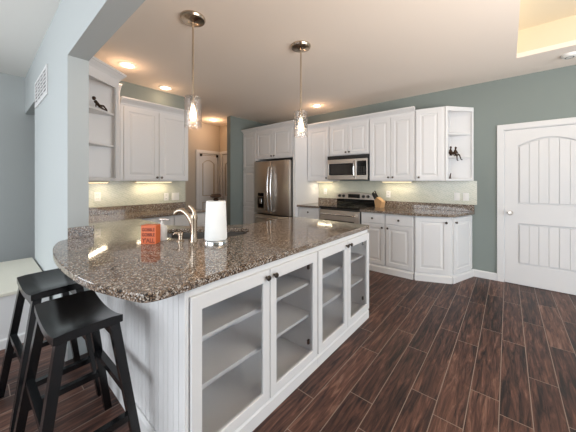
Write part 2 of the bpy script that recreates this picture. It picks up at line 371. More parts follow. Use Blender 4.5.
# ------------------------------------------------------------------ cabinet builders (local: x along the front, front faces -y, z from the floor)
def panel(name, x0, x1, z0, z1, root, y=0.0, t=0.02, stile=0.058, m='white'):
    b = B(); b.plate(rect(x0, x1, z0, z1), [rect(x0 + stile, x1 - stile, z0 + stile, z1 - stile)], y - t, y, 'xz', 0.003)
    b.box(x0 + stile - .002, x1 - stile + .002, y - 0.011, y, z0 + stile - .002, z1 - stile + .002)
    g = stile + 0.012
    if x1 - x0 - 2 * g > 0.03 and z1 - z0 - 2 * g > 0.03:
        t_ = bmesh.new(); k = 0.028 if min(x1 - x0, z1 - z0) - 2 * g > 0.08 else 0.008
        vs = []
        for (d, yy) in ((0, y - 0.0105), (k, y - t + 0.001)):
            vs.append([t_.verts.new(p) for p in ((x0 + g + d, yy, z0 + g + d), (x1 - g - d, yy, z0 + g + d), (x1 - g - d, yy, z1 - g - d), (x0 + g + d, yy, z1 - g - d))])
        for i in range(4): t_.faces.new((vs[0][i], vs[0][(i + 1) % 4], vs[1][(i + 1) % 4], vs[1][i]))
        t_.faces.new(vs[1]); bmesh.ops.recalc_face_normals(t_, faces=t_.faces[:]); b.merge(t_)
    return b.build(name, m, root)
def slab_front(name, x0, x1, z0, z1, root, y=0.0, t=0.02):
    return B().box(x0, x1, y - t, y, z0, z1, 0.004).build(name, 'white', root)
KN = [(0, 0), (0.007, 0), (0.006, 0.012), (0.0145, 0.017), (0.016, 0.022), (0.012, 0.028), (0, 0.029)]
def knob(parent, x, y, z, name='knob'):
    return B().lathe(KN, seg=14, mtx=Matrix.Rotation(pi / 2, 4, 'X')).build(name, 'darknickel', parent, True, loc=(x, y, z))
CROWN = [(0, 0), (0.008, 0), (0.012, 0.018), (0.028, 0.036), (0.052, 0.055), (0.056, 0.062), (0.07, 0.066), (0.07, 0.085), (0, 0.085)]
def crown(path, z, root, side=1, sc=1.0):
    return B().sweep(path, [(o * sc, z + h * sc) for o, h in CROWN], side).build('crown_moulding', 'white', root)

# ------------------------------------------------------------------ back run: wall cabinets
YU = 4.15; ZB = 1.355; ZT = 2.36
def wall_cab(label, x0, x1, z0, z1, ndoor, knobs, crown_path=None, yf=YU, group='wall cabinets along the back wall'):
    r = thing('upper_cabinet', label, 'wall cabinet', (x0, yf, 0), 0, group); W = x1 - x0
    B().box(0.001, W - .001, 0, YB - yf - .002, z0, z1).build('body', 'white', r)
    dw = (W - 0.02) / ndoor
    for k in range(ndoor):
        a = 0.01 + k * dw + 0.003; e = 0.01 + (k + 1) * dw - 0.003
        d = panel('door', a, e, z0 + 0.015, z1 - 0.025, r)
        kx = (e - 0.03) if knobs[k] == 'r' else (a + 0.03); knob(d, kx, -0.02, z0 + 0.055)
    if crown_path: crown(crown_path, z1 - 0.005, r)
    return r
wall_cab('tall single-door white wall cabinet between the refrigerator surround and the microwave', -2.99, -2.505, ZB, ZT, 1, ['r'], [(0, 0), (0.485, 0)])
wall_cab('short two-door white wall cabinet directly above the microwave', -2.50, -1.745, 1.80, ZT, 2, ['r', 'l'], [(0, 0), (0.755, 0)])
wall_cab('tall two-door white wall cabinet just right of the microwave', -1.74, -1.045, ZB, ZT, 2, ['r', 'l'], [(0, 0), (0.695, 0)])
# angled end cabinet and open end shelf
def angled_cab(name, cat, label, A, Bp, back, z0, z1, ndoor, knob_side, group, drawer=False, base=False):
    rot = atan2(Bp[1] - A[1], Bp[0] - A[0]); W = hypot(Bp[0] - A[0], Bp[1] - A[1])
    r = thing(name, label, cat, (A[0], A[1], 0), rot, group)
    inv = Matrix.Rotation(-rot, 2)
    loc = [tuple(inv @ (Vector(p) - Vector(A))) for p in [A, Bp] + back]
    B().plate(loc, (), z0, z1, 'xy').build('body', 'white', r)
    return r, W, loc
UA, UB, UC = (-1.04, 4.14), (-0.675, 4.20), (-0.386, 4.548)
r, W, loc = angled_cab('upper_cabinet', 'wall cabinet', 'slightly angled single-door white wall cabinet beside the open end shelf, without crown moulding', UA, UB, [(-0.675, 4.548), (-1.04, 4.548)], ZB, 2.395, 1, 'l', 'wall cabinets along the back wall')
d = panel('door', 0.012, W - 0.03, ZB + .012, 2.37, r); knob(d, 0.045, -0.02, ZB + .05)
# open end shelf
r = thing('end_shelf', 'open white end shelf unit holding bronze figurines at the right end of the wall cabinets', 'shelf unit', (UB[0], UB[1], 0), 0, None)
tri = [(0.002, 0.002), (0.289, 0.346), (0.002, 0.346)]
B().plate(tri, (), ZB, ZB + 0.022).build('bottom_panel', 'white', r)
B().plate(tri, (), 2.373, 2.395).build('top_panel', 'white', r)
B().box(0.002, 0.289, 0.328, 0.346, ZB + .022, 2.373).build('back_panel', 'white', r)
B().box(0.002, 0.018, 0.02, 0.328, ZB + .022, 2.373).build('side_panel', 'white', r)
ang = atan2(0.346, 0.289); Wd = hypot(0.289, 0.346)
fm = Matrix.Rotation(ang, 4, 'Z')
B().plate(rect(0, Wd, ZB, 2.395), [rect(0.036, Wd - 0.03, ZB + 0.03, 2.335)], -0.018, 0, 'xz', 0.003, mtx=fm).build('face_frame', 'white', r)
for z in (1.70, 2.025): B().plate([(0.018, 0.04), (0.27, 0.326), (0.018, 0.326)], (), z - 0.016, z).build('shelf', 'white', r)

# refrigerator surround
r = thing('pantry_cabinet', 'tall narrow white pantry cabinet left of the refrigerator against the sage wall', 'pantry cabinet', (-4.455, 3.78, 0))
B().box(0, 0.415, 0, YB - 3.782, 0, 2.385).build('body', 'white', r)
for z0, z1 in ((0.10, 0.80), (0.83, 1.59), (1.61, 2.36)): d = panel('door', 0.012, 0.405, z0, z1, r)
crown([(0, 0), (0.415, 0)], 2.38, r)
r = thing('upper_cabinet', 'deep two-door white cabinet bridging over the refrigerator', 'wall cabinet', (-4.035, 3.78, 0), 0, 'wall cabinets along the back wall')
B().box(0, 0.985, 0, YB - 3.782, 1.80, 2.385).build('body', 'white', r)
d = panel('door', 0.012, 0.488, 1.815, 2.36, r); knob(d, 0.455, -0.02, 1.85)
d = panel('door', 0.495, 0.973, 1.815, 2.36, r); knob(d, 0.525, -0.02, 1.85)
crown([(0, 0), (1.0, 0), (1.042, 0)], 2.38, r)
sp_ = B().box(0, 0.055, 0, YB - 3.767, 0, 2.385, 0.002).build('side_panel', 'white', r, loc=(0.987, -0.015, 0))


# ------------------------------------------------------------------ refrigerator
fr = thing('refrigerator', 'stainless french-door refrigerator with water dispenser and freezer drawer', 'refrigerator', (-4.03, 3.70, 0))
B().box(0.005, 0.96, 0.085, 0.80, 0.02, 1.745, 0.006).build('body', 'steeldark', fr)
dl = B().box(0.004, 0.478, 0, 0.08, 0.70, 1.75, 0.012).build('door', 'steel', fr, True)
dr = B().box(0.484, 0.958, 0, 0.08, 0.70, 1.75, 0.012).build('door', 'steel', fr, True)
fz = B().box(0.004, 0.958, 0, 0.08, 0.06, 0.680, 0.012).build('freezer_drawer', 'steel', fr, True)
B().box(0.03, 0.90, 0.03, 0.085, 0.0, 0.055).build('toe_grille', 'blackmatte', fr)
def bow(x, z0, z1, d=0.055):
    return [(x, -0.002, z0), (x, -0.03, z0 + 0.015)] + [(x, -0.03 - d * sin(pi * k / 8) * 0.6, z0 + 0.03 + (z1 - z0 - 0.06) * k / 8) for k in range(9)] + [(x, -0.03, z1 - 0.015), (x, -0.002, z1)]
B().tube(bow(0.440, 0.76, 1.63), 0.015, 10).build('handle', 'chrome', dl, True)
B().tube(bow(0.524, 0.76, 1.63), 0.015, 10).build('handle', 'chrome', dr, True)
B().tube([(0.12, -0.002, 0.62), (0.13, -0.045, 0.62), (0.80, -0.045, 0.62), (0.81, -0.002, 0.62)], 0.013, 10).build('handle', 'chrome', fz, True)
b = B(); b.plate(rect(0.10, 0.31, 0.78, 1.13), [rect(0.115, 0.295, 0.81, 1.03)], -0.006, 0.002, 'xz'); b.box(0.115, 0.295, 0.0, 0.001, 0.81, 1.03)
b.build('dispenser', 'steel', dl)
B().box(0.125, 0.285, -0.011, -0.006, 1.045, 1.115, 0.002).build('dispenser_display', 'blackglass', dl)
B().box(0.17, 0.24, -0.02, 0.0, 0.90, 1.0, 0.004).build('dispenser_paddle', 'chrome', dl)
for hx in (0.05, 0.88): B().box(hx - .035, hx + .035, 0.03, 0.12, 1.746, 1.765, 0.004).build('hinge_cover', 'blackmatte', fr)

# ------------------------------------------------------------------ microwave
mw = thing('microwave', 'stainless over-the-range microwave hung under the short wall cabinet', 'microwave', (-2.495, 4.07, 0))
B().box(0.002, 0.748, 0.03, 0.46, 1.375, 1.797).build('body', 'blackmatte', mw)
B().box(0.002, 0.748, 0.0, 0.03, 1.735, 1.795, 0.004).build('vent_grille', 'blackmatte', mw)
d = B().plate(rect(0.002, 0.555, 1.378, 1.730), [rect(0.03, 0.50, 1.455, 1.655)], 0, 0.03, 'xz', 0.004).build('door', 'steel', mw)
B().box(0.028, 0.502, 0.006, 0.028, 1.453, 1.657).build('window', 'doorglassdark', d)
B().plate(rect(0.028, 0.502, 1.453, 1.657), [rect(0.06, 0.47, 1.475, 1.635)], 0.003, 0.007, 'xz').build('window_frame', 'blackglass', d)
B().tube([(0.53, 0.0, 1.42), (0.53, -0.035, 1.44), (0.53, -0.045, 1.555), (0.53, -0.035, 1.67), (0.53, 0.0, 1.69)], 0.012, 8).build('handle', 'chrome', d, True)
cpn = B().box(0.558, 0.748, 0.0, 0.03, 1.378, 1.730, 0.004).build('control_panel', 'steel', mw)
B().box(0.572, 0.735, -0.003, 0.002, 1.45, 1.69).build('keypad', 'blackglass', cpn)
b = B()
for i in range(3):
    for j in range(4): b.box(0.592 + i * 0.045, 0.622 + i * 0.045, -0.005, -0.002, 1.47 + j * 0.035, 1.49 + j * 0.035, 0.001)
b.build('buttons', 'steeldark', cpn)
B().box(0.60, 0.71, -0.005, -0.002, 1.64, 1.675).build('clock_display', 'display', cpn)

# ------------------------------------------------------------------ range
rg = thing('range', 'stainless electric range with black glass cooktop and rear control panel', 'range', (-2.515, 3.86, 0))
B().box(0.003, 0.747, 0.01, 0.66, 0.03, 0.90).build('body', 'steeldark', rg)
ck = B().box(0.0, 0.75, -0.02, 0.60, 0.90, 0.918, 0.004).build('cooktop', 'blackglass', rg)
for x, y, rr in ((0.2, 0.15, 0.1), (0.55, 0.15, 0.085), (0.2, 0.42, 0.075), (0.55, 0.42, 0.1)):
    B().lathe([(rr, 0), (rr, 0.0012), (rr - .006, 0.0012), (rr - .006, 0)], (x, y, 0.918), 28).build('burner_ring', 'steeldark', ck)
bk = B().plate([(0.0, 0.915), (0.75, 0.915), (0.75, 1.02), (0.0, 1.02)], (), 0.60, 0.675, 'xz').build('backguard', 'blackglass', rg)
top = [(0.0, 1.02), (0.75, 1.02)] + [(0.75 - 0.75 * k / 12, 1.11 + 0.035 * sin(pi * k / 12)) for k in range(13)]
cp = B().plate(top, (), 0.575, 0.675, 'xz', 0.006).build('control_panel', 'steel', rg)
B().box(0.245, 0.475, 0.571, 0.577, 1.045, 1.115, 0.002).build('clock_display', 'display', cp)
for x in (0.07, 0.155, 0.545, 0.63): B().lathe([(0, 0), (0.027, 0), (0.025, 0.022), (0.018, 0.028), (0, 0.028)], seg=16, mtx=Matrix.Rotation(pi / 2, 4, 'X')).build('control_knob', 'steeldark', cp, True, loc=(x, 0.575, 1.078))
od = B().plate(rect(0.004, 0.746, 0.24, 0.865), [rect(0.10, 0.65, 0.36, 0.70)], -0.025, 0.008, 'xz', 0.006).build('oven_door', 'steel', rg)
B().box(0.098, 0.652, -0.018, 0.006, 0.358, 0.702).build('window', 'doorglassdark', od)
B().tube([(0.06, -0.024, 0.80), (0.065, -0.065, 0.80), (0.685, -0.065, 0.80), (0.69, -0.024, 0.80)], 0.013, 10).build('handle', 'chrome', od, True)
B().box(0.004, 0.746, -0.02, 0.008, 0.06, 0.225, 0.006).build('storage_drawer', 'steel', rg)

# ------------------------------------------------------------------ back run: base cabinets
YF = 3.87
BT = [(0, 0), (0.03, 0), (0.03, 0.078), (0.018, 0.092), (0, 0.095)]
def base_cab(label, loc, rot, W, depth, knob_side, group='base cabinets with granite tops'):
    r = thing('base_cabinet', label, 'base cabinet', loc, rot, group)
    B().box(0.001, W - .001, 0, depth, 0, 0.876).build('body', 'white', r)
    B().sweep([(0, 0), (W, 0)], BT).build('base_trim', 'white', r)
    dr = slab_front('drawer', 0.008, W - .008, 0.725, 0.862, r); knob(dr, W / 2, -0.02, 0.793)
    d = panel('door', 0.008, W - .008, 0.115, 0.712, r)
    knob(d, 0.04 if knob_side == 'l' else W - .04, -0.02, 0.665)
    return r
base_cab('white drawer-and-door base cabinet left of the range beside the refrigerator panel', (-2.985, YF, 0), 0, 0.46, YB - YF - .002, 'r')
base_cab('white drawer-and-door base cabinet right beside the range, under the knife block', (-1.755, YF, 0), 0, 0.375, YB - YF - .002, 'r')
base_cab('white drawer-and-door base cabinet second to the right of the range', (-1.378, YF, 0), 0, 0.385, YB - YF - .002, 'l')
PA, PB, PC = (-0.985, 3.87), (-0.575, 4.035), (-0.40, 4.548)
r, W, loc = angled_cab('base_cabinet', 'base cabinet', 'wide-door angled white base cabinet turning the end of the back counter', PA, PB, [(-0.985 + .2, 4.548), (-0.985, 4.548)], 0, 0.876, 1, 'r', 'base cabinets with granite tops')
d = panel('door', 0.012, W - 0.03, 0.115, 0.862, r, stile=0.06); knob(d, W - .065, -0.02, 0.80)
B().sweep([(0, 0), (W, 0)], BT).build('base_trim', 'white', r)
r, W, loc = angled_cab('base_cabinet', 'base cabinet', 'narrow-door white base cabinet closing the right end of the back counter', PB, PC, [(-0.775, 4.548)], 0, 0.876, 1, 'l', 'base cabinets with granite tops')
d = panel('door', 0.03, W - 0.02, 0.115, 0.862, r); knob(d, 0.065, -0.02, 0.80)
B().sweep([(0, 0), (W, 0)], BT).build('base_trim', 'white', r)

# ------------------------------------------------------------------ worktops
def upstand(label, x0, x1, y0, y1, z1):
    tag(B().box(x0, x1, y0, y1, 0.9145, z1, 0.002).build('granite_upstand', 'granite'), label, 'upstand')
def worktop(label, outer, holes=()):
    o = B().plate(outer, holes, 0.878, 0.914, 'xy', 0.005).build('granite_countertop', 'granite'); return tag(o, label, 'countertop')
worktop('granite countertop on the back wall right of the range with an angled end', [(-1.757, YB - .002), (-1.757, 3.81), (-0.965, 3.81), (-0.535, 3.985), (-0.362, YB - .002)])
upstand('granite upstand strip on the back wall under the tile, right of the range', -1.757, -0.365, YB - .024, YB - .002, 1.013)
worktop('small granite countertop between the refrigerator panel and the range', [(-2.992, YB - .002), (-2.992, 3.81), (-2.522, 3.81), (-2.522, YB - .002)])
upstand('short granite upstand strip on the back wall left of the range', -2.992, -2.522, YB - .024, YB - .002, 1.013)

def smooth_path(pts, n=6):
    out = []
    for i in range(len(pts) - 1):
        p0, p1, p2, p3 = (Vector(pts[max(i - 1, 0)]), Vector(pts[i]), Vector(pts[i + 1]), Vector(pts[min(i + 2, len(pts) - 1)]))
        for k in range(n):
            t = k / n; out.append(tuple(0.5 * ((2 * p1) + (-p0 + p2) * t + (2 * p0 - 5 * p1 + 4 * p2 - p3) * t * t + (-p0 + 3 * p1 - 3 * p2 + p3) * t ** 3)))
    return out + [tuple(pts[-1])]
bowed = smooth_path([(XP, 0.438), (-2.47, 0.375), (-2.22, 0.312), (-1.85, 0.283), (-1.445, 0.304), (-1.22, 0.357), (-1.10, 0.396), (-1.062, 0.422), (-1.045, 0.475), (-1.044, 0.56), (-1.05, 0.75)])
SC0 = Vector((-2.0, 1.27)); su = Vector((0.7071, 0.7071)); sn = Vector((0.7071, -0.7071))
def sink_outline(g=0):
    p = []
    loc_ = [(-0.36, -0.11), (-0.33, -0.14), (0.33, -0.14), (0.36, -0.11), (0.375, 0.02), (0.35, 0.12), (0.27, 0.21), (0.14, 0.265), (0, 0.28), (-0.14, 0.265), (-0.27, 0.21), (-0.35, 0.12), (-0.375, 0.02)]
    for a, b in loc_: k = 1 - g; q = SC0 + su * a * k + sn * ((b - 0.07) * k + 0.07); p.append((q.x, q.y))
    return p
outline = [(-4.046, 0.574), (XP - .002, 0.574)] + bowed + [(-1.05, 2.50), (-1.065, 2.515), (-2.02, 2.515), (-2.02, 1.79), (-2.27, 1.37), (-2.58, 1.22), (-3.50, 1.22), (-3.50, 2.26), (-4.046, 2.26)]
outline[1] = (XP + .003, 0.574)
worktop('large U-shaped granite countertop over the peninsula, with a bowed bar end under the header', outline, [sink_outline()])
upstand('granite upstand strip under the tile on the left wall', -4.046, -4.024, 0.60, 2.19, 1.013)
upstand('short granite upstand block on the end face of the pale pillar', XP + .002, XP + .024, 0.44, 0.60, 0.998)
# sink
sk = B(); t = bmesh.new(); rings = []
for g, z in ((-0.03, 0.876), (0.0, 0.876), (0.03, 0.74), (0.10, 0.715)): rings.append([t.verts.new((x, y, z)) for x, y in sink_outline(g)])
for p, q in zip(rings, rings[1:]):
    for i in range(len(p)): j = (i + 1) % len(p); t.faces.new((p[i], p[j], q[j], q[i]))
t.faces.new(rings[-1]); bmesh.ops.recalc_face_normals(t, faces=t.faces[:]); sk.merge(t)
so = sk.build('corner_sink', 'sinksteel'); tag(so, 'stainless undermount corner sink set diagonally in the granite behind the faucet', 'sink')
B().lathe([(0, 0), (0.04, 0), (0.045, 0.004), (0.03, 0.003), (0, 0.002)], (SC0.x + .04, SC0.y - .03, 0.717), 20).build('drain', 'chrome', so, True)

# ------------------------------------------------------------------ peninsula base and display cabinets
pb = thing('peninsula_base', 'white beadboard peninsula base under the bar overhang beside the stools', 'peninsula base', (0, 0, 0))
L_out = [(-1.42, 0.618), (-1.42, 2.495), (-1.985, 2.495), (-1.985, 1.80), (-2.25, 1.40), (-2.565, 1.255), (-3.49, 1.255), (-3.49, 0.60), (XP + .01, 0.60), (XP + .01, 0.618)]
L_in = [(-1.45, 0.65), (-1.45, 2.46), (-1.955, 2.46), (-1.955, 1.81), (-2.23, 1.425), (-2.555, 1.285), (-3.46, 1.285), (-3.46, 0.65)]
B().plate(L_out, [L_in], 0, 0.876).build('carcass', 'white', pb)
bd = B(); x = XP + .012
while x < -1.075:
    e = min(x + 0.05, -1.07); bd.box(x + .0018, e - .0018, 0.578, 0.588, 0.0, 0.876, 0.002); x = e
bd.box(XP + .012, -1.07, 0.583, 0.592, 0, 0.876); bd.build('beadboard_panel', 'white', pb)
B().box(-1.070, -1.062, 0.574, 0.591, 0, 0.876, 0.002).build('corner_post', 'white', pb)
B().sweep([(XP + .012, 0.578), (-1.062, 0.576)], [(0, 0), (0.016, 0), (0.016, 0.085), (0.006, 0.10), (0, 0.10)]).build('base_trim', 'white', pb)

def display_cab(label, y0, y1):
    r = thing('display_cabinet', label, 'display cabinet', (-1.066, y0, 0), pi / 2, 'glass-door display cabinets in the peninsula'); W = y1 - y0; D = 0.335
    b = B(); b.box(0, 0.018, 0.02, D, 0.0, 0.876); b.box(W - .018, W, 0.02, D, 0.0, 0.876); b.box(0.018, W - .018, D - .012, D, 0.0, 0.876)
    b.box(0.018, W - .018, 0.02, D - .012, 0.09, 0.11); b.box(0.018, W - .018, 0.02, D - .012, 0.858, 0.876); b.build('carcass', 'white', r)
    ff = B(); ff.plate(rect(0, W, 0, 0.876), [rect(0.05, W / 2 - .025, 0.13, 0.80), rect(W / 2 + .025, W - .05, 0.13, 0.80)], 0.002, 0.02, 'xz'); ff.build('face_frame', 'white', r)
    for z in (0.395, 0.622): B().box(0.019, W - .019, 0.03, D - .013, z - 0.018, z, 0.001).build('shelf', 'white', r)
    for k in range(2):
        a = 0.006 + k * (W / 2 - .003); e = a + W / 2 - .009
        d = B().plate(rect(a, e, 0.095, 0.842), [rect(a + .052, e - .052, 0.152, 0.775)], -0.018, 0.0, 'xz', 0.003).build('door', 'white', r)
        B().box(a + .05, e - .05, -0.010, -0.006, 0.150, 0.777).build('glass_pane', 'glass', d)
        knob(d, (e - .028) if k == 0 else (a + .028), -0.018, 0.803)
        for z in (0.20, 0.735):
            hx = (a + .050) if k == 0 else (e - .050)
            B().box(hx - .009, hx + .009, 0.021, 0.034, z - .016, z + .016, 0.002).build('hinge', 'slot', d)
    B().sweep([(0, 0.002), (W, 0.002)], [(0, 0), (0.014, 0), (0.014, 0.070), (0.005, 0.082), (0, 0.084)]).build('base_trim', 'white', r)
    return r
display_cab('two-door glass display cabinet at the near end of the peninsula, next to the beadboard corner', 0.593, 1.583)
display_cab('two-door glass display cabinet at the far end of the peninsula, nearer the range', 1.585, 2.498)

# ------------------------------------------------------------------ left run
def left_cab(label, y0, y1, ks):
    return base_cab(label, (-3.545, y0, 0), pi / 2, y1 - y0, 0.49, ks)
left_cab('white base cabinet on the left wall nearest the sink corner', 1.27, 1.755, 'r')
left_cab('white base cabinet at the far end of the left wall counter by the hall', 1.757, 2.24, 'l')
lw = thing('upper_cabinet', 'two-door white wall cabinet on the left wall above the sage tile and outlets', 'wall cabinet', (-3.74, 1.165, 0), pi / 2)
B().box(0, 0.915, 0, 0.305, ZB, 2.335).build('body', 'white', lw)
d = panel('door', 0.035, 0.468, ZB + .012, 2.30, lw); knob(d, 0.44, -0.02, ZB + .045)
d = panel('door', 0.474, 0.905, ZB + .012, 2.30, lw); knob(d, 0.502, -0.02, ZB + .045)
crown([(0, 0), (0.915, 0), (0.915, 0.30)], 2.325, lw)
# corner wall shelf next to the pillar, open diagonal end
cs = thing('corner_shelf', 'taller crowned white corner cabinet with open angled end shelves beside the wall end', 'shelf unit', (0, 0, 0))
q = [(-3.06, 0.60), (-3.36, 1.02), (-3.735, 1.02), (-3.735, 1.16), (-4.045, 1.16), (-4.045, 0.575), (-3.06, 0.575)]
Z0, Z1 = 1.352, 2.47
B().plate([(-3.42, 1.02), (-3.735, 1.02), (-3.735, 1.16), (-4.045, 1.16), (-4.045, 0.60), (-3.42, 0.60)], (), Z0, Z1).build('body', 'white', cs)
tri2 = [(-3.08, 0.602), (-3.365, 1.0), (-3.418, 1.0), (-3.418, 0.602)]
B().plate(tri2, (), Z0, Z0 + .022).build('bottom_panel', 'white', cs)
B().plate(tri2, (), Z1 - .03, Z1).build('top_panel', 'white', cs)
B().box(-3.418, -3.06, 0.575, 0.60, Z0, Z1).build('back_panel', 'white', cs)
for z in (1.745, 2.095): B().plate(tri2, (), z - .018, z).build('shelf', 'white', cs)
b = B()
fa = atan2(0.42, -0.30); fl = hypot(0.42, 0.30)
mt = Matrix.Translation((-3.06, 0.60, 0)) @ Matrix.Rotation(fa, 4, 'Z')
b.plate(rect(0, fl, Z0, Z1), [rect(0.03, fl - .045, Z0 + .03, Z1 - .09)], -0.018, 0.0, 'xz', 0.003, mtx=mt); b.build('face_frame', 'white', cs)
crown([(-3.06, 0.60), (-3.36, 1.02), (-3.735, 1.02), (-3.735, 1.16)], Z1 - .01, cs, 1, 1.1)
kb = B().lathe(KN, seg=14, mtx=Matrix.Rotation(-pi / 2, 4, 'X')).build('knob', 'darknickel', cs, True, loc=(-3.70, 1.02, ZB + .045))

# ------------------------------------------------------------------ under-cabinet lights
def strip(label, c, L, rot, power):
    r = thing('under_cabinet_light', label, 'light', c, rot, 'under-cabinet light strips')
    B().box(-L / 2, L / 2, -0.03, 0.03, -0.018, 0, 0.002).build('housing', 'plastic', r)
    B().box(-L / 2 + .01, L / 2 - .01, -0.022, 0.022, -0.022, -0.016).build('diffuser', 'strip', r)
    light('strip_light', 'AREA', (0, 0, -0.026), power * 0.32, (1.0, 0.86, 0.64), (0, 0, 0), L - .04, 0.04, parent=r)
strip('slim light strip under the left wall two-door cabinet', (-3.93, 1.66, ZB - .001), 0.5, pi / 2, 4.5)
strip('slim light strip under the corner shelf cabinet next to the pillar', (-3.76, 0.92, Z0 - .001), 0.52, atan2(0.35, -0.46), 5)
strip('slim light strip under the single-door cabinet left of the microwave', (-2.76, 4.40, ZB - .001), 0.36, 0, 3.0)
strip('slim light strip under the two-door cabinet right of the microwave', (-1.39, 4.40, ZB - .001), 0.46, 0, 3.0)

# ------------------------------------------------------------------ ceiling fittings
for lab, x, y, pw in (('round recessed ceiling light above the corner shelf, nearest the header', -3.45, 1.15, 1.8), ('round recessed ceiling light over the left wall cabinet', -3.86, 1.79, 1.0),
                  ('small far recessed ceiling light in the hall by the white door', -5.05, 3.40, 6), ('round recessed ceiling light in front of the back wall cabinets', -2.66, 3.98, 2.0)):
    r = thing('recessed_light', lab, 'light', (x, y, HC), 0, 'recessed ceiling lights')
    B().lathe([(0.066, 0), (0.098, 0), (0.096, -0.006), (0.07, -0.010), (0.066, -0.004)], seg=32).build('trim_ring', 'plastic', r, True)
    B().lathe([(0, -0.003), (0.067, -0.003), (0.067, -0.001), (0, -0.001)], seg=32).build('lamp', 'lamp', r)
    light('recessed_glow', 'POINT', (0, 0, -0.12), pw, (1.0, 0.62, 0.36), radius=0.05, parent=r)
def pendant(label, x, y):
    r = thing('pendant_light', label, 'pendant light', (x, y, HC), 0, 'pendant lights over the peninsula')
    B().lathe([(0, 0), (0.10, 0), (0.102, -0.012), (0.094, -0.026), (0.03, -0.032), (0.012, -0.046), (0, -0.046)], seg=32).build('canopy', 'nickel', r, True)
    B().tube([(0, 0, -0.04), (0, 0, -0.66)], 0.008, 8).build('rod', 'nickel', r, True)
    B().lathe([(0, -0.645), (0.012, -0.65), (0.02, -0.67), (0.02, -0.725), (0.016, -0.74), (0, -0.74)], seg=16).build('socket', 'nickel', r, True)
    B().lathe([(0, -0.668), (0.066, -0.668), (0.069, -0.675), (0.069, -0.925), (0.066, -0.925), (0.066, -0.675), (0, -0.672)], seg=32).build('glass_shade', 'seeded', r, True)
    B().lathe([(0, -0.735), (0.012, -0.74), (0.018, -0.77), (0.027, -0.82), (0.024, -0.85), (0.012, -0.868), (0, -0.87)], seg=16).build('bulb', 'bulb', r, True)
    light('bulb_light', 'POINT', (0, 0, -0.81), 10, (1.0, 0.69, 0.44), radius=0.028, parent=r)
pendant('clear glass cylinder pendant light hanging nearest, above the sink faucet', -2.03, 1.172)
pendant('clear glass cylinder pendant light hanging farther along, near the refrigerator side', -1.61, 2.118)
r = thing('smoke_detector', 'round white smoke detector on the ceiling beside the tray recess', 'smoke detector', (0.51, 4.14, HC))
B().lathe([(0, -0.034), (0.04, -0.034), (0.058, -0.026), (0.066, -0.010), (0.068, 0), (0, 0)], seg=28).build('housing', 'plastic', r, True)
B().lathe([(0.030, -0.036), (0.036, -0.036), (0.036, -0.033), (0.030, -0.033)], seg=28).build('sensor_ring', 'slot', r)

# wall vent
r = thing('wall_vent', 'white louvred return-air vent high on the pale living room wall', 'vent', (-4.15, YW, 2.18))
B().plate(rect(0, 0.78, 0, 0.29), [rect(0.03 + k * .183, 0.03 + k * .183 + .165, 0.03, 0.26) for k in range(4)], -0.012, 0, 'xz', 0.002).build('frame', 'trimwhite', r)
B().box(0.01, 0.77, -0.003, -0.001, 0.01, 0.28).build('backing', 'steeldark', r)
for k in range(4):
    b = B()
    for i in range(6): b.box(0.03 + k * .183, 0.195 + k * .183, -0.009, -0.003, 0.036 + i * .038, 0.054 + i * .038)
    b.build('louvre', 'trimwhite', r)

# ------------------------------------------------------------------ outlets and switches
def plate_(name, label, cat, loc, rot, kind, group=None, w_=0.072):
    r = thing(name, label, cat, loc, rot, group)
    B().box(-w_ / 2, w_ / 2, -0.006, 0, -0.058, 0.058, 0.002).build('cover_plate', 'plastic', r)
    if kind == 'outlet':
        for z in (-0.026, 0.026):
            s = B().box(-0.017, 0.017, -0.009, -0.005, z - .015, z + .015, 0.002).build('socket', 'plastic', r)
            b = B(); b.box(-0.009, -0.006, -0.0095, -0.0085, z - .005, z + .007); b.box(0.006, 0.009, -0.0095, -0.0085, z - .005, z + .007); b.build('slots', 'slot', s)
    else:
        for k in range(kind):
            x = (k - (kind - 1) / 2) * 0.046; B().box(x - .016, x + .016, -0.010, -0.005, -0.033, 0.033, 0.002).build('rocker', 'plastic', r)
XT = -4.05 + .008; YT = YB - .008
plate_('wall_outlet', 'white outlet on the left tile backsplash under the corner shelf', 'outlet', (XT, 1.0, 1.15), pi / 2, 'outlet')
plate_('wall_outlet', 'white outlet at the far end of the left tile beside the double switch', 'outlet', (XT, 1.885, 1.11), pi / 2, 'outlet')
plate_('light_switch', 'white double switch plate at the far end of the left tile by the hall', 'switch', (XT, 2.03, 1.11), pi / 2, 2, None, 0.118)
plate_('wall_outlet', 'white outlet on the back tile just left of the range', 'outlet', (-2.83, YT, 1.145), 0, 'outlet')
plate_('wall_outlet', 'white outlet on the back tile right of the knife block', 'outlet', (-1.57, YT, 1.13), 0, 'outlet')
plate_('light_switch', 'left one of two white switch plates on the tile under the open end shelf', 'switch', (-0.575, YT, 1.125), 0, 1)
plate_('light_switch', 'right one of two white switch plates on the tile, nearest the sage wall', 'switch', (-0.465, YT, 1.125), 0, 1)

# ------------------------------------------------------------------ things on the counters
CT = 0.914
fa_ = thing('faucet', 'brushed nickel faucet with arched spout and lever behind the corner sink', 'faucet', (-1.735, 1.008, CT), radians(-50))
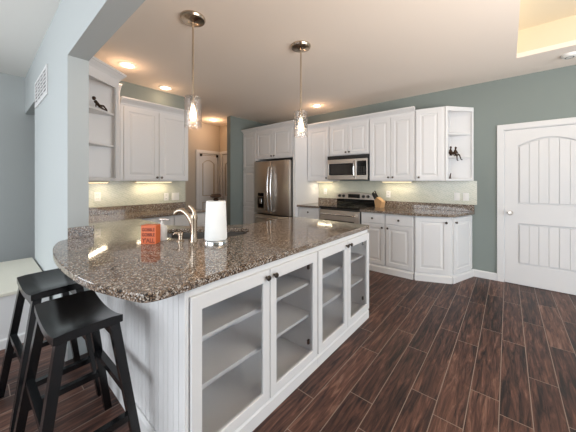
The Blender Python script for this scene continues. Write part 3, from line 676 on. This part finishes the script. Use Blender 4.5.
# local -x .. towards the photo's left, built in the camera's right direction turned frame
fa_.rotation_euler = (0, 0, radians(40))
b = B(); b.lathe([(0, 0), (0.030, 0), (0.030, 0.006), (0.025, 0.014), (0.023, 0.06), (0.0235, 0.15), (0.026, 0.165), (0.024, 0.19), (0, 0.195)], seg=20); b.build('body', 'nickel', fa_, True)
sp = smooth_path([(-0.004, 0, 0.10), (-0.022, 0, 0.155), (-0.055, 0.006, 0.20), (-0.095, 0.012, 0.222), (-0.13, 0.016, 0.213), (-0.142, 0.018, 0.196)], 5)
B().tube(sp, [0.019 - 0.005 * k / len(sp) for k in range(len(sp))], 12).build('spout', 'nickel', fa_, True)
lv = smooth_path([(0.006, 0, 0.175), (0.004, 0.0, 0.205), (-0.012, 0, 0.235), (-0.034, 0, 0.258)], 4)
B().tube(lv, [0.019 - 0.009 * k / len(lv) for k in range(len(lv))], 10).build('lever', 'nickel', fa_, True)
sd_s = 1.35
sd = thing('soap_dispenser', 'small brushed nickel deck soap dispenser left of the faucet', 'soap dispenser', (-1.805, 0.945, CT), radians(40))
B().lathe([(0, 0), (0.019, 0), (0.019, 0.008), (0.012, 0.014), (0.012, 0.045), (0.016, 0.05), (0.016, 0.062), (0, 0.066)], seg=16).build('base', 'nickel', sd, True)
B().tube([(0, 0, 0.056), (0.012, 0.004, 0.060), (-0.03, -0.004, 0.060), (-0.034, -0.004, 0.052)], 0.006, 8).build('nozzle', 'nickel', sd, True)
sd.scale = (sd_s, sd_s, 1.0)
# orange block sign
sg = thing('block_sign', 'orange wooden block sign with dark lettering standing on the granite', 'sign', (-1.945, 0.732, CT), radians(40))
B().box(0, 0.103, 0, 0.068, 0, 0.128, 0.002).build('block', 'orange', sg)
for k, (txt, z, s_) in enumerate((('GOBBLE', 0.088, 0.031), ('GOBBLE', 0.053, 0.031), ("Y'ALL", 0.010, 0.042))):
    cu = bpy.data.curves.new('lettering', 'FONT'); cu.body = txt; cu.size = s_; cu.extrude = 0.0006; cu.offset = 0.0006; cu.align_x = 'CENTER'
    to = bpy.data.objects.new('tmp_text', cu); COL.objects.link(to)
    dg = bpy.context.evaluated_depsgraph_get(); me = bpy.data.meshes.new_from_object(to.evaluated_get(dg)); bpy.data.objects.remove(to)
    xs = [v.co.x for v in me.vertices]; sc_ = 0.088 / (max(xs) - min(xs))
    for v in me.vertices: v.co.x *= sc_
    me.materials.clear(); me.materials.append(M['brownink']); lo = bpy.data.objects.new('lettering', me); COL.objects.link(lo); lo.parent = sg
    lo.location = (0.0515, -0.0006, z); lo.rotation_euler = (pi / 2, 0, 0)
# soap pump bottle
sb = thing('soap_bottle', 'white pump soap bottle standing just behind the orange sign', 'bottle', (-1.965, 0.885, CT), radians(40))
B().lathe([(0, 0), (0.034, 0), (0.036, 0.006), (0.036, 0.088), (0.030, 0.104), (0.014, 0.112), (0, 0.112)], seg=24).build('bottle', 'plastic', sb, True)
B().lathe([(0, 0.11), (0.015, 0.11), (0.015, 0.128), (0.006, 0.13), (0.006, 0.15), (0, 0.15)], seg=16).build('pump_collar', 'plastic', sb, True)
B().tube([(-0.014, 0, 0.152), (0.03, 0, 0.152), (0.055, 0, 0.147)], [0.010, 0.008, 0.005], 10).build('pump_nozzle', 'steel', sb, True)
# paper towel
pt = (-1.575, 1.085, CT)
ph = thing('paper_towel_holder', 'round chrome paper towel holder with a dark finial standing near the faucet', 'holder', pt)
B().lathe([(0, 0), (0.084, 0), (0.084, 0.016), (0.080, 0.024), (0, 0.026)], seg=32).build('base', 'chrome', ph, True)
B().tube([(0, 0, 0.02), (0, 0, 0.315)], 0.007, 8).build('post', 'chrome', ph, True)
B().lathe([(0, 0.296), (0.016, 0.298), (0.020, 0.306), (0.012, 0.314), (0.036, 0.322), (0.042, 0.332), (0.030, 0.344), (0, 0.348)], seg=20).build('finial', 'bronze', ph, True)
pr = B().lathe([(0.016, 0.028), (0.074, 0.028), (0.077, 0.036), (0.067, 0.29), (0.064, 0.296), (0.016, 0.296), (0.016, 0.028)], seg=36).build('paper_towel_roll', 'paper', None, True)
pr.location = pt; tag(pr, 'white paper towel roll on the chrome holder', 'paper towel roll')
# knife block
kb_ = thing('knife_block', 'slanted pale wood knife block on the granite right of the range', 'knife block', (-1.66, 4.29, CT), radians(-20))
B().plate([(-0.05, 0), (0.06, 0), (0.085, 0.10), (-0.02, 0.17), (-0.075, 0.11)], (), 0, 0.09, 'xz', 0.003).build('block', 'woodblock', kb_)
kr = Matrix.Rotation(radians(-20), 3, 'Z'); kd = Vector((-0.55, 0, 0.83))
for k, (u, v) in enumerate(((0.15, 0.022), (0.15, 0.066), (0.5, 0.022), (0.5, 0.066), (0.82, 0.045))):
    a = Vector((-0.072 + 0.055 * u, v, 0.11 + 0.06 * u)); base = Vector((-1.66, 4.29, CT)) + kr @ a; d_ = kr @ kd
    ko = B().tube([base - d_ * 0.004, base + d_ * 0.07, base + d_ * (0.135 - .016 * (k % 2))], [0.010, 0.012, 0.011], 8).build('kitchen_knife', 'blackmatte', None, True)
    tag(ko, 'black-handled knife standing in the pale wood knife block', 'knife', 'knives in the block')

# ------------------------------------------------------------------ figurines
def figurine(name, label, cat, loc, rotz, bones, radii, group=None):
    r = thing(name, label, cat, loc, rotz, group)
    b = B()
    for a, e, r0, r1 in bones: b.tube([a, ((Vector(a) + Vector(e)) / 2), e], [r0, (r0 + r1) / 2, r1], 8)
    for c_, rr in radii: b.lathe([(0, -rr * 1.2), (rr * .7, -rr * .8), (rr, 0), (rr * .75, rr * .8), (0, rr * 1.2)], c_, 12)
    b.build('figure', 'bronze', r, True)
    return r
def sitter(mir=1):
    # sits at the local origin, faces -y, legs hang over the edge
    return ([((0, 0.0, 0.012), (0, 0.004, 0.062), 0.013, 0.015), ((0, 0.004, 0.06), (0, 0, 0.08), 0.015, 0.005),
             ((-0.010, 0, 0.010), (-0.014, -0.038, 0.012), 0.009, 0.007), ((-0.014, -0.038, 0.012), (-0.016, -0.044, -0.045), 0.007, 0.005), ((-0.016, -0.044, -0.045), (-0.016, -0.06, -0.05), 0.005, 0.004),
             ((0.010, 0, 0.010), (0.016, -0.038, 0.016), 0.009, 0.007), ((0.016, -0.038, 0.016), (0.034, -0.046, -0.038), 0.007, 0.005), ((0.034, -0.046, -0.038), (0.038, -0.06, -0.042), 0.005, 0.004),
             ((-0.016, 0.002, 0.056), (-0.026, -0.004, 0.028), 0.006, 0.005), ((-0.026, -0.004, 0.028), (-0.014, -0.026, 0.018), 0.005, 0.004),
             ((0.016, 0.002, 0.056), (0.026, -0.004, 0.028), 0.006, 0.005), ((0.026, -0.004, 0.028), (0.016, -0.026, 0.020), 0.005, 0.004)], [((0, -0.002, 0.090), 0.0125)])
sx_ = cos(ang); sy_ = sin(ang)
def onshelf(t): return (UB[0] + sx_ * t + 0.018 * sy_ * .0, UB[1] + sy_ * t)
bo, ra = sitter()
for t, dz, rot, lab in ((0.090, 0, 0, 'dark bronze seated figurine on the middle end shelf, left of its pair'), (0.168, 0, 0, 'dark bronze seated figurine on the middle end shelf, right one with dangling legs')):
    p = onshelf(t); n_ = (sy_, -sx_)
    f = figurine('figurine', lab, 'figurine', (p[0] + n_[0] * .004, p[1] + n_[1] * .004, 1.70), ang + rot, bo if t > .13 else [((a[0], a[1], a[2]), e, r0, r1) for a, e, r0, r1 in bo[:2] + bo[8:]] + [((-0.01, 0, 0.01), (-0.012, -0.03, 0.04), 0.009, 0.007), ((-0.012, -0.03, 0.04), (-0.012, -0.034, 0.004), 0.007, 0.004), ((0.01, 0, 0.01), (0.012, -0.03, 0.04), 0.009, 0.007), ((0.012, -0.03, 0.04), (0.012, -0.034, 0.004), 0.007, 0.004)], ra)
    f.scale = (1.15, 1.0, 1.35) if t < .13 else (1.25, 1.1, 1.3)
p = onshelf(0.085)
f = figurine('figurine', 'small dark figurine standing in the bottom compartment of the end shelf', 'figurine', (p[0] - .01, p[1] + .05, ZB + .026), 0.3, [((0, 0, 0.0), (0.004, 0, 0.05), 0.014, 0.008), ((0.004, 0, 0.05), (0.012, 0, 0.085), 0.008, 0.004), ((-0.012, 0, 0.004), (0.02, 0, 0.004), 0.006, 0.006)], [])
p = onshelf(0.21)
d_ = tag(B().lathe([(0, 0), (0.03, 0), (0.045, 0.008), (0.044, 0.010), (0.028, 0.004), (0, 0.003)], seg=20).build('dish', 'steel', None, True), 'small flat silver dish in the bottom compartment of the end shelf', 'dish'); d_.location = (p[0] - .05, p[1] + .03, ZB + .022)
# reclining figurine on the corner shelf
figurine('figurine', 'dark bronze reclining figurine on the top shelf of the left corner unit', 'figurine', (-3.222, 0.825, 2.095), fa, [((-0.07, 0, 0.06), (-0.02, 0, 0.03), 0.016, 0.014), ((-0.02, 0, 0.03), (0.03, -0.006, 0.04), 0.012, 0.009), ((0.03, -0.006, 0.04), (0.07, -0.01, 0.010), 0.009, 0.006),
    ((-0.02, 0, 0.022), (0.04, 0.01, 0.014), 0.012, 0.009), ((0.04, 0.01, 0.014), (0.10, 0.01, 0.008), 0.008, 0.006), ((-0.065, -0.01, 0.055), (-0.075, -0.012, 0.004), 0.008, 0.006)], [((-0.085, 0, 0.085), 0.018)])

# thin rod above the hall door
r = thing('door_rod', 'thin rod with two dark end brackets across the top of the hall door', 'rod', (-5.54 + .06, 3.345, 1.965), pi / 2)
B().tube([(0.03, 0, 0), (0.47, 0, 0)], 0.006, 8).build('rod', 'nickel', r, True)
for x in (0.03, 0.47): B().box(x - .02, x + .02, -0.015, 0.034, -0.03, 0.03, 0.006).build('bracket', 'blackmatte', r)

# ------------------------------------------------------------------ living side: stools and bench
def stool():
    r = thing('bar_stool', '', 'bar stool', (0, 0, 0), 0, 'black saddle-seat bar stools')
    L, Wd, zt = 0.44, 0.245, 0.735
    t = bmesh.new(); nx, ny = 16, 6; g = {}
    for s_ in (0, 1):
        for i in range(nx + 1):
            for j in range(ny + 1):
                u = i / nx * 2 - 1; v = j / ny * 2 - 1
                z = zt - 0.030 * (1 - u * u) - (0.038 if s_ == 0 else 0) - (0.006 * (abs(v) ** 6) if s_ else 0)
                g[s_, i, j] = t.verts.new((u * L / 2, v * Wd / 2, z))
    for i in range(nx):
        for j in range(ny):
            t.faces.new((g[1, i, j], g[1, i + 1, j], g[1, i + 1, j + 1], g[1, i, j + 1])); t.faces.new((g[0, i, j], g[0, i, j + 1], g[0, i + 1, j + 1], g[0, i + 1, j]))
    for i in range(nx): t.faces.new((g[0, i, 0], g[0, i + 1, 0], g[1, i + 1, 0], g[1, i, 0])); t.faces.new((g[0, i, ny], g[1, i, ny], g[1, i + 1, ny], g[0, i + 1, ny]))
    for j in range(ny): t.faces.new((g[0, 0, j], g[1, 0, j], g[1, 0, j + 1], g[0, 0, j + 1])); t.faces.new((g[0, nx, j], g[0, nx, j + 1], g[1, nx, j + 1], g[1, nx, j]))
    bmesh.ops.recalc_face_normals(t, faces=t.faces[:]); B().merge(t).build('seat', 'black', r, True)
    tp = lambda sx, sy: Vector((sx * 0.188, sy * 0.095, zt - 0.045)); bt = lambda sx, sy: Vector((sx * 0.235, sy * 0.195, 0))
    at = lambda sx, sy, z: bt(sx, sy) + (tp(sx, sy) - bt(sx, sy)) * (z / (zt - .045))
    for sx in (-1, 1):
        for sy in (-1, 1): B().beam(bt(sx, sy), tp(sx, sy), 0.036, 0.040, 0.034, 0.038).build('leg', 'black', r)
    for sy, z in ((-1, 0.37), (1, 0.37)):
        B().tube([at(-1, sy, z), at(1, sy, z)], 0.021, square=True).build('stretcher', 'black', r)
    for sx in (-1, 1): B().tube([at(sx, -1, 0.24), at(sx, 1, 0.24)], 0.021, square=True).build('stretcher', 'black', r)
    for sy in (-1, 1): B().box(-0.17, 0.17, sy * 0.095 - .01, sy * 0.095 + .01, zt - .10, zt - .062).build('apron', 'black', r)
    return r
s1 = stool(); s1.location = (-1.59, 0.312, 0); s1.rotation_euler = (0, 0, radians(1)); s1['label'] = 'black wooden saddle-seat bar stool nearest the beadboard peninsula, in front of the other'
dup(s1, (-2.205, 0.30, 0), radians(3), 'black wooden saddle-seat bar stool farther left, beside the low white bench')
bn = thing('storage_bench', 'low white bench with a cream top against the pale wall behind the stools', 'bench', (-4.32, -0.75, 0))
B().box(0.01, 1.21, 0, 1.165, 0.0, 0.42, 0.004).build('body', 'white', bn)
B().box(0, 1.225, -0.01, 1.175, 0.42, 0.45, 0.006).build('top', 'cream', bn)
B().sweep([(1.21, 0), (1.21, 1.165)], [(0, 0), (0.012, 0), (0.012, 0.07), (0, 0.08)]).build('base_trim', 'white', bn)
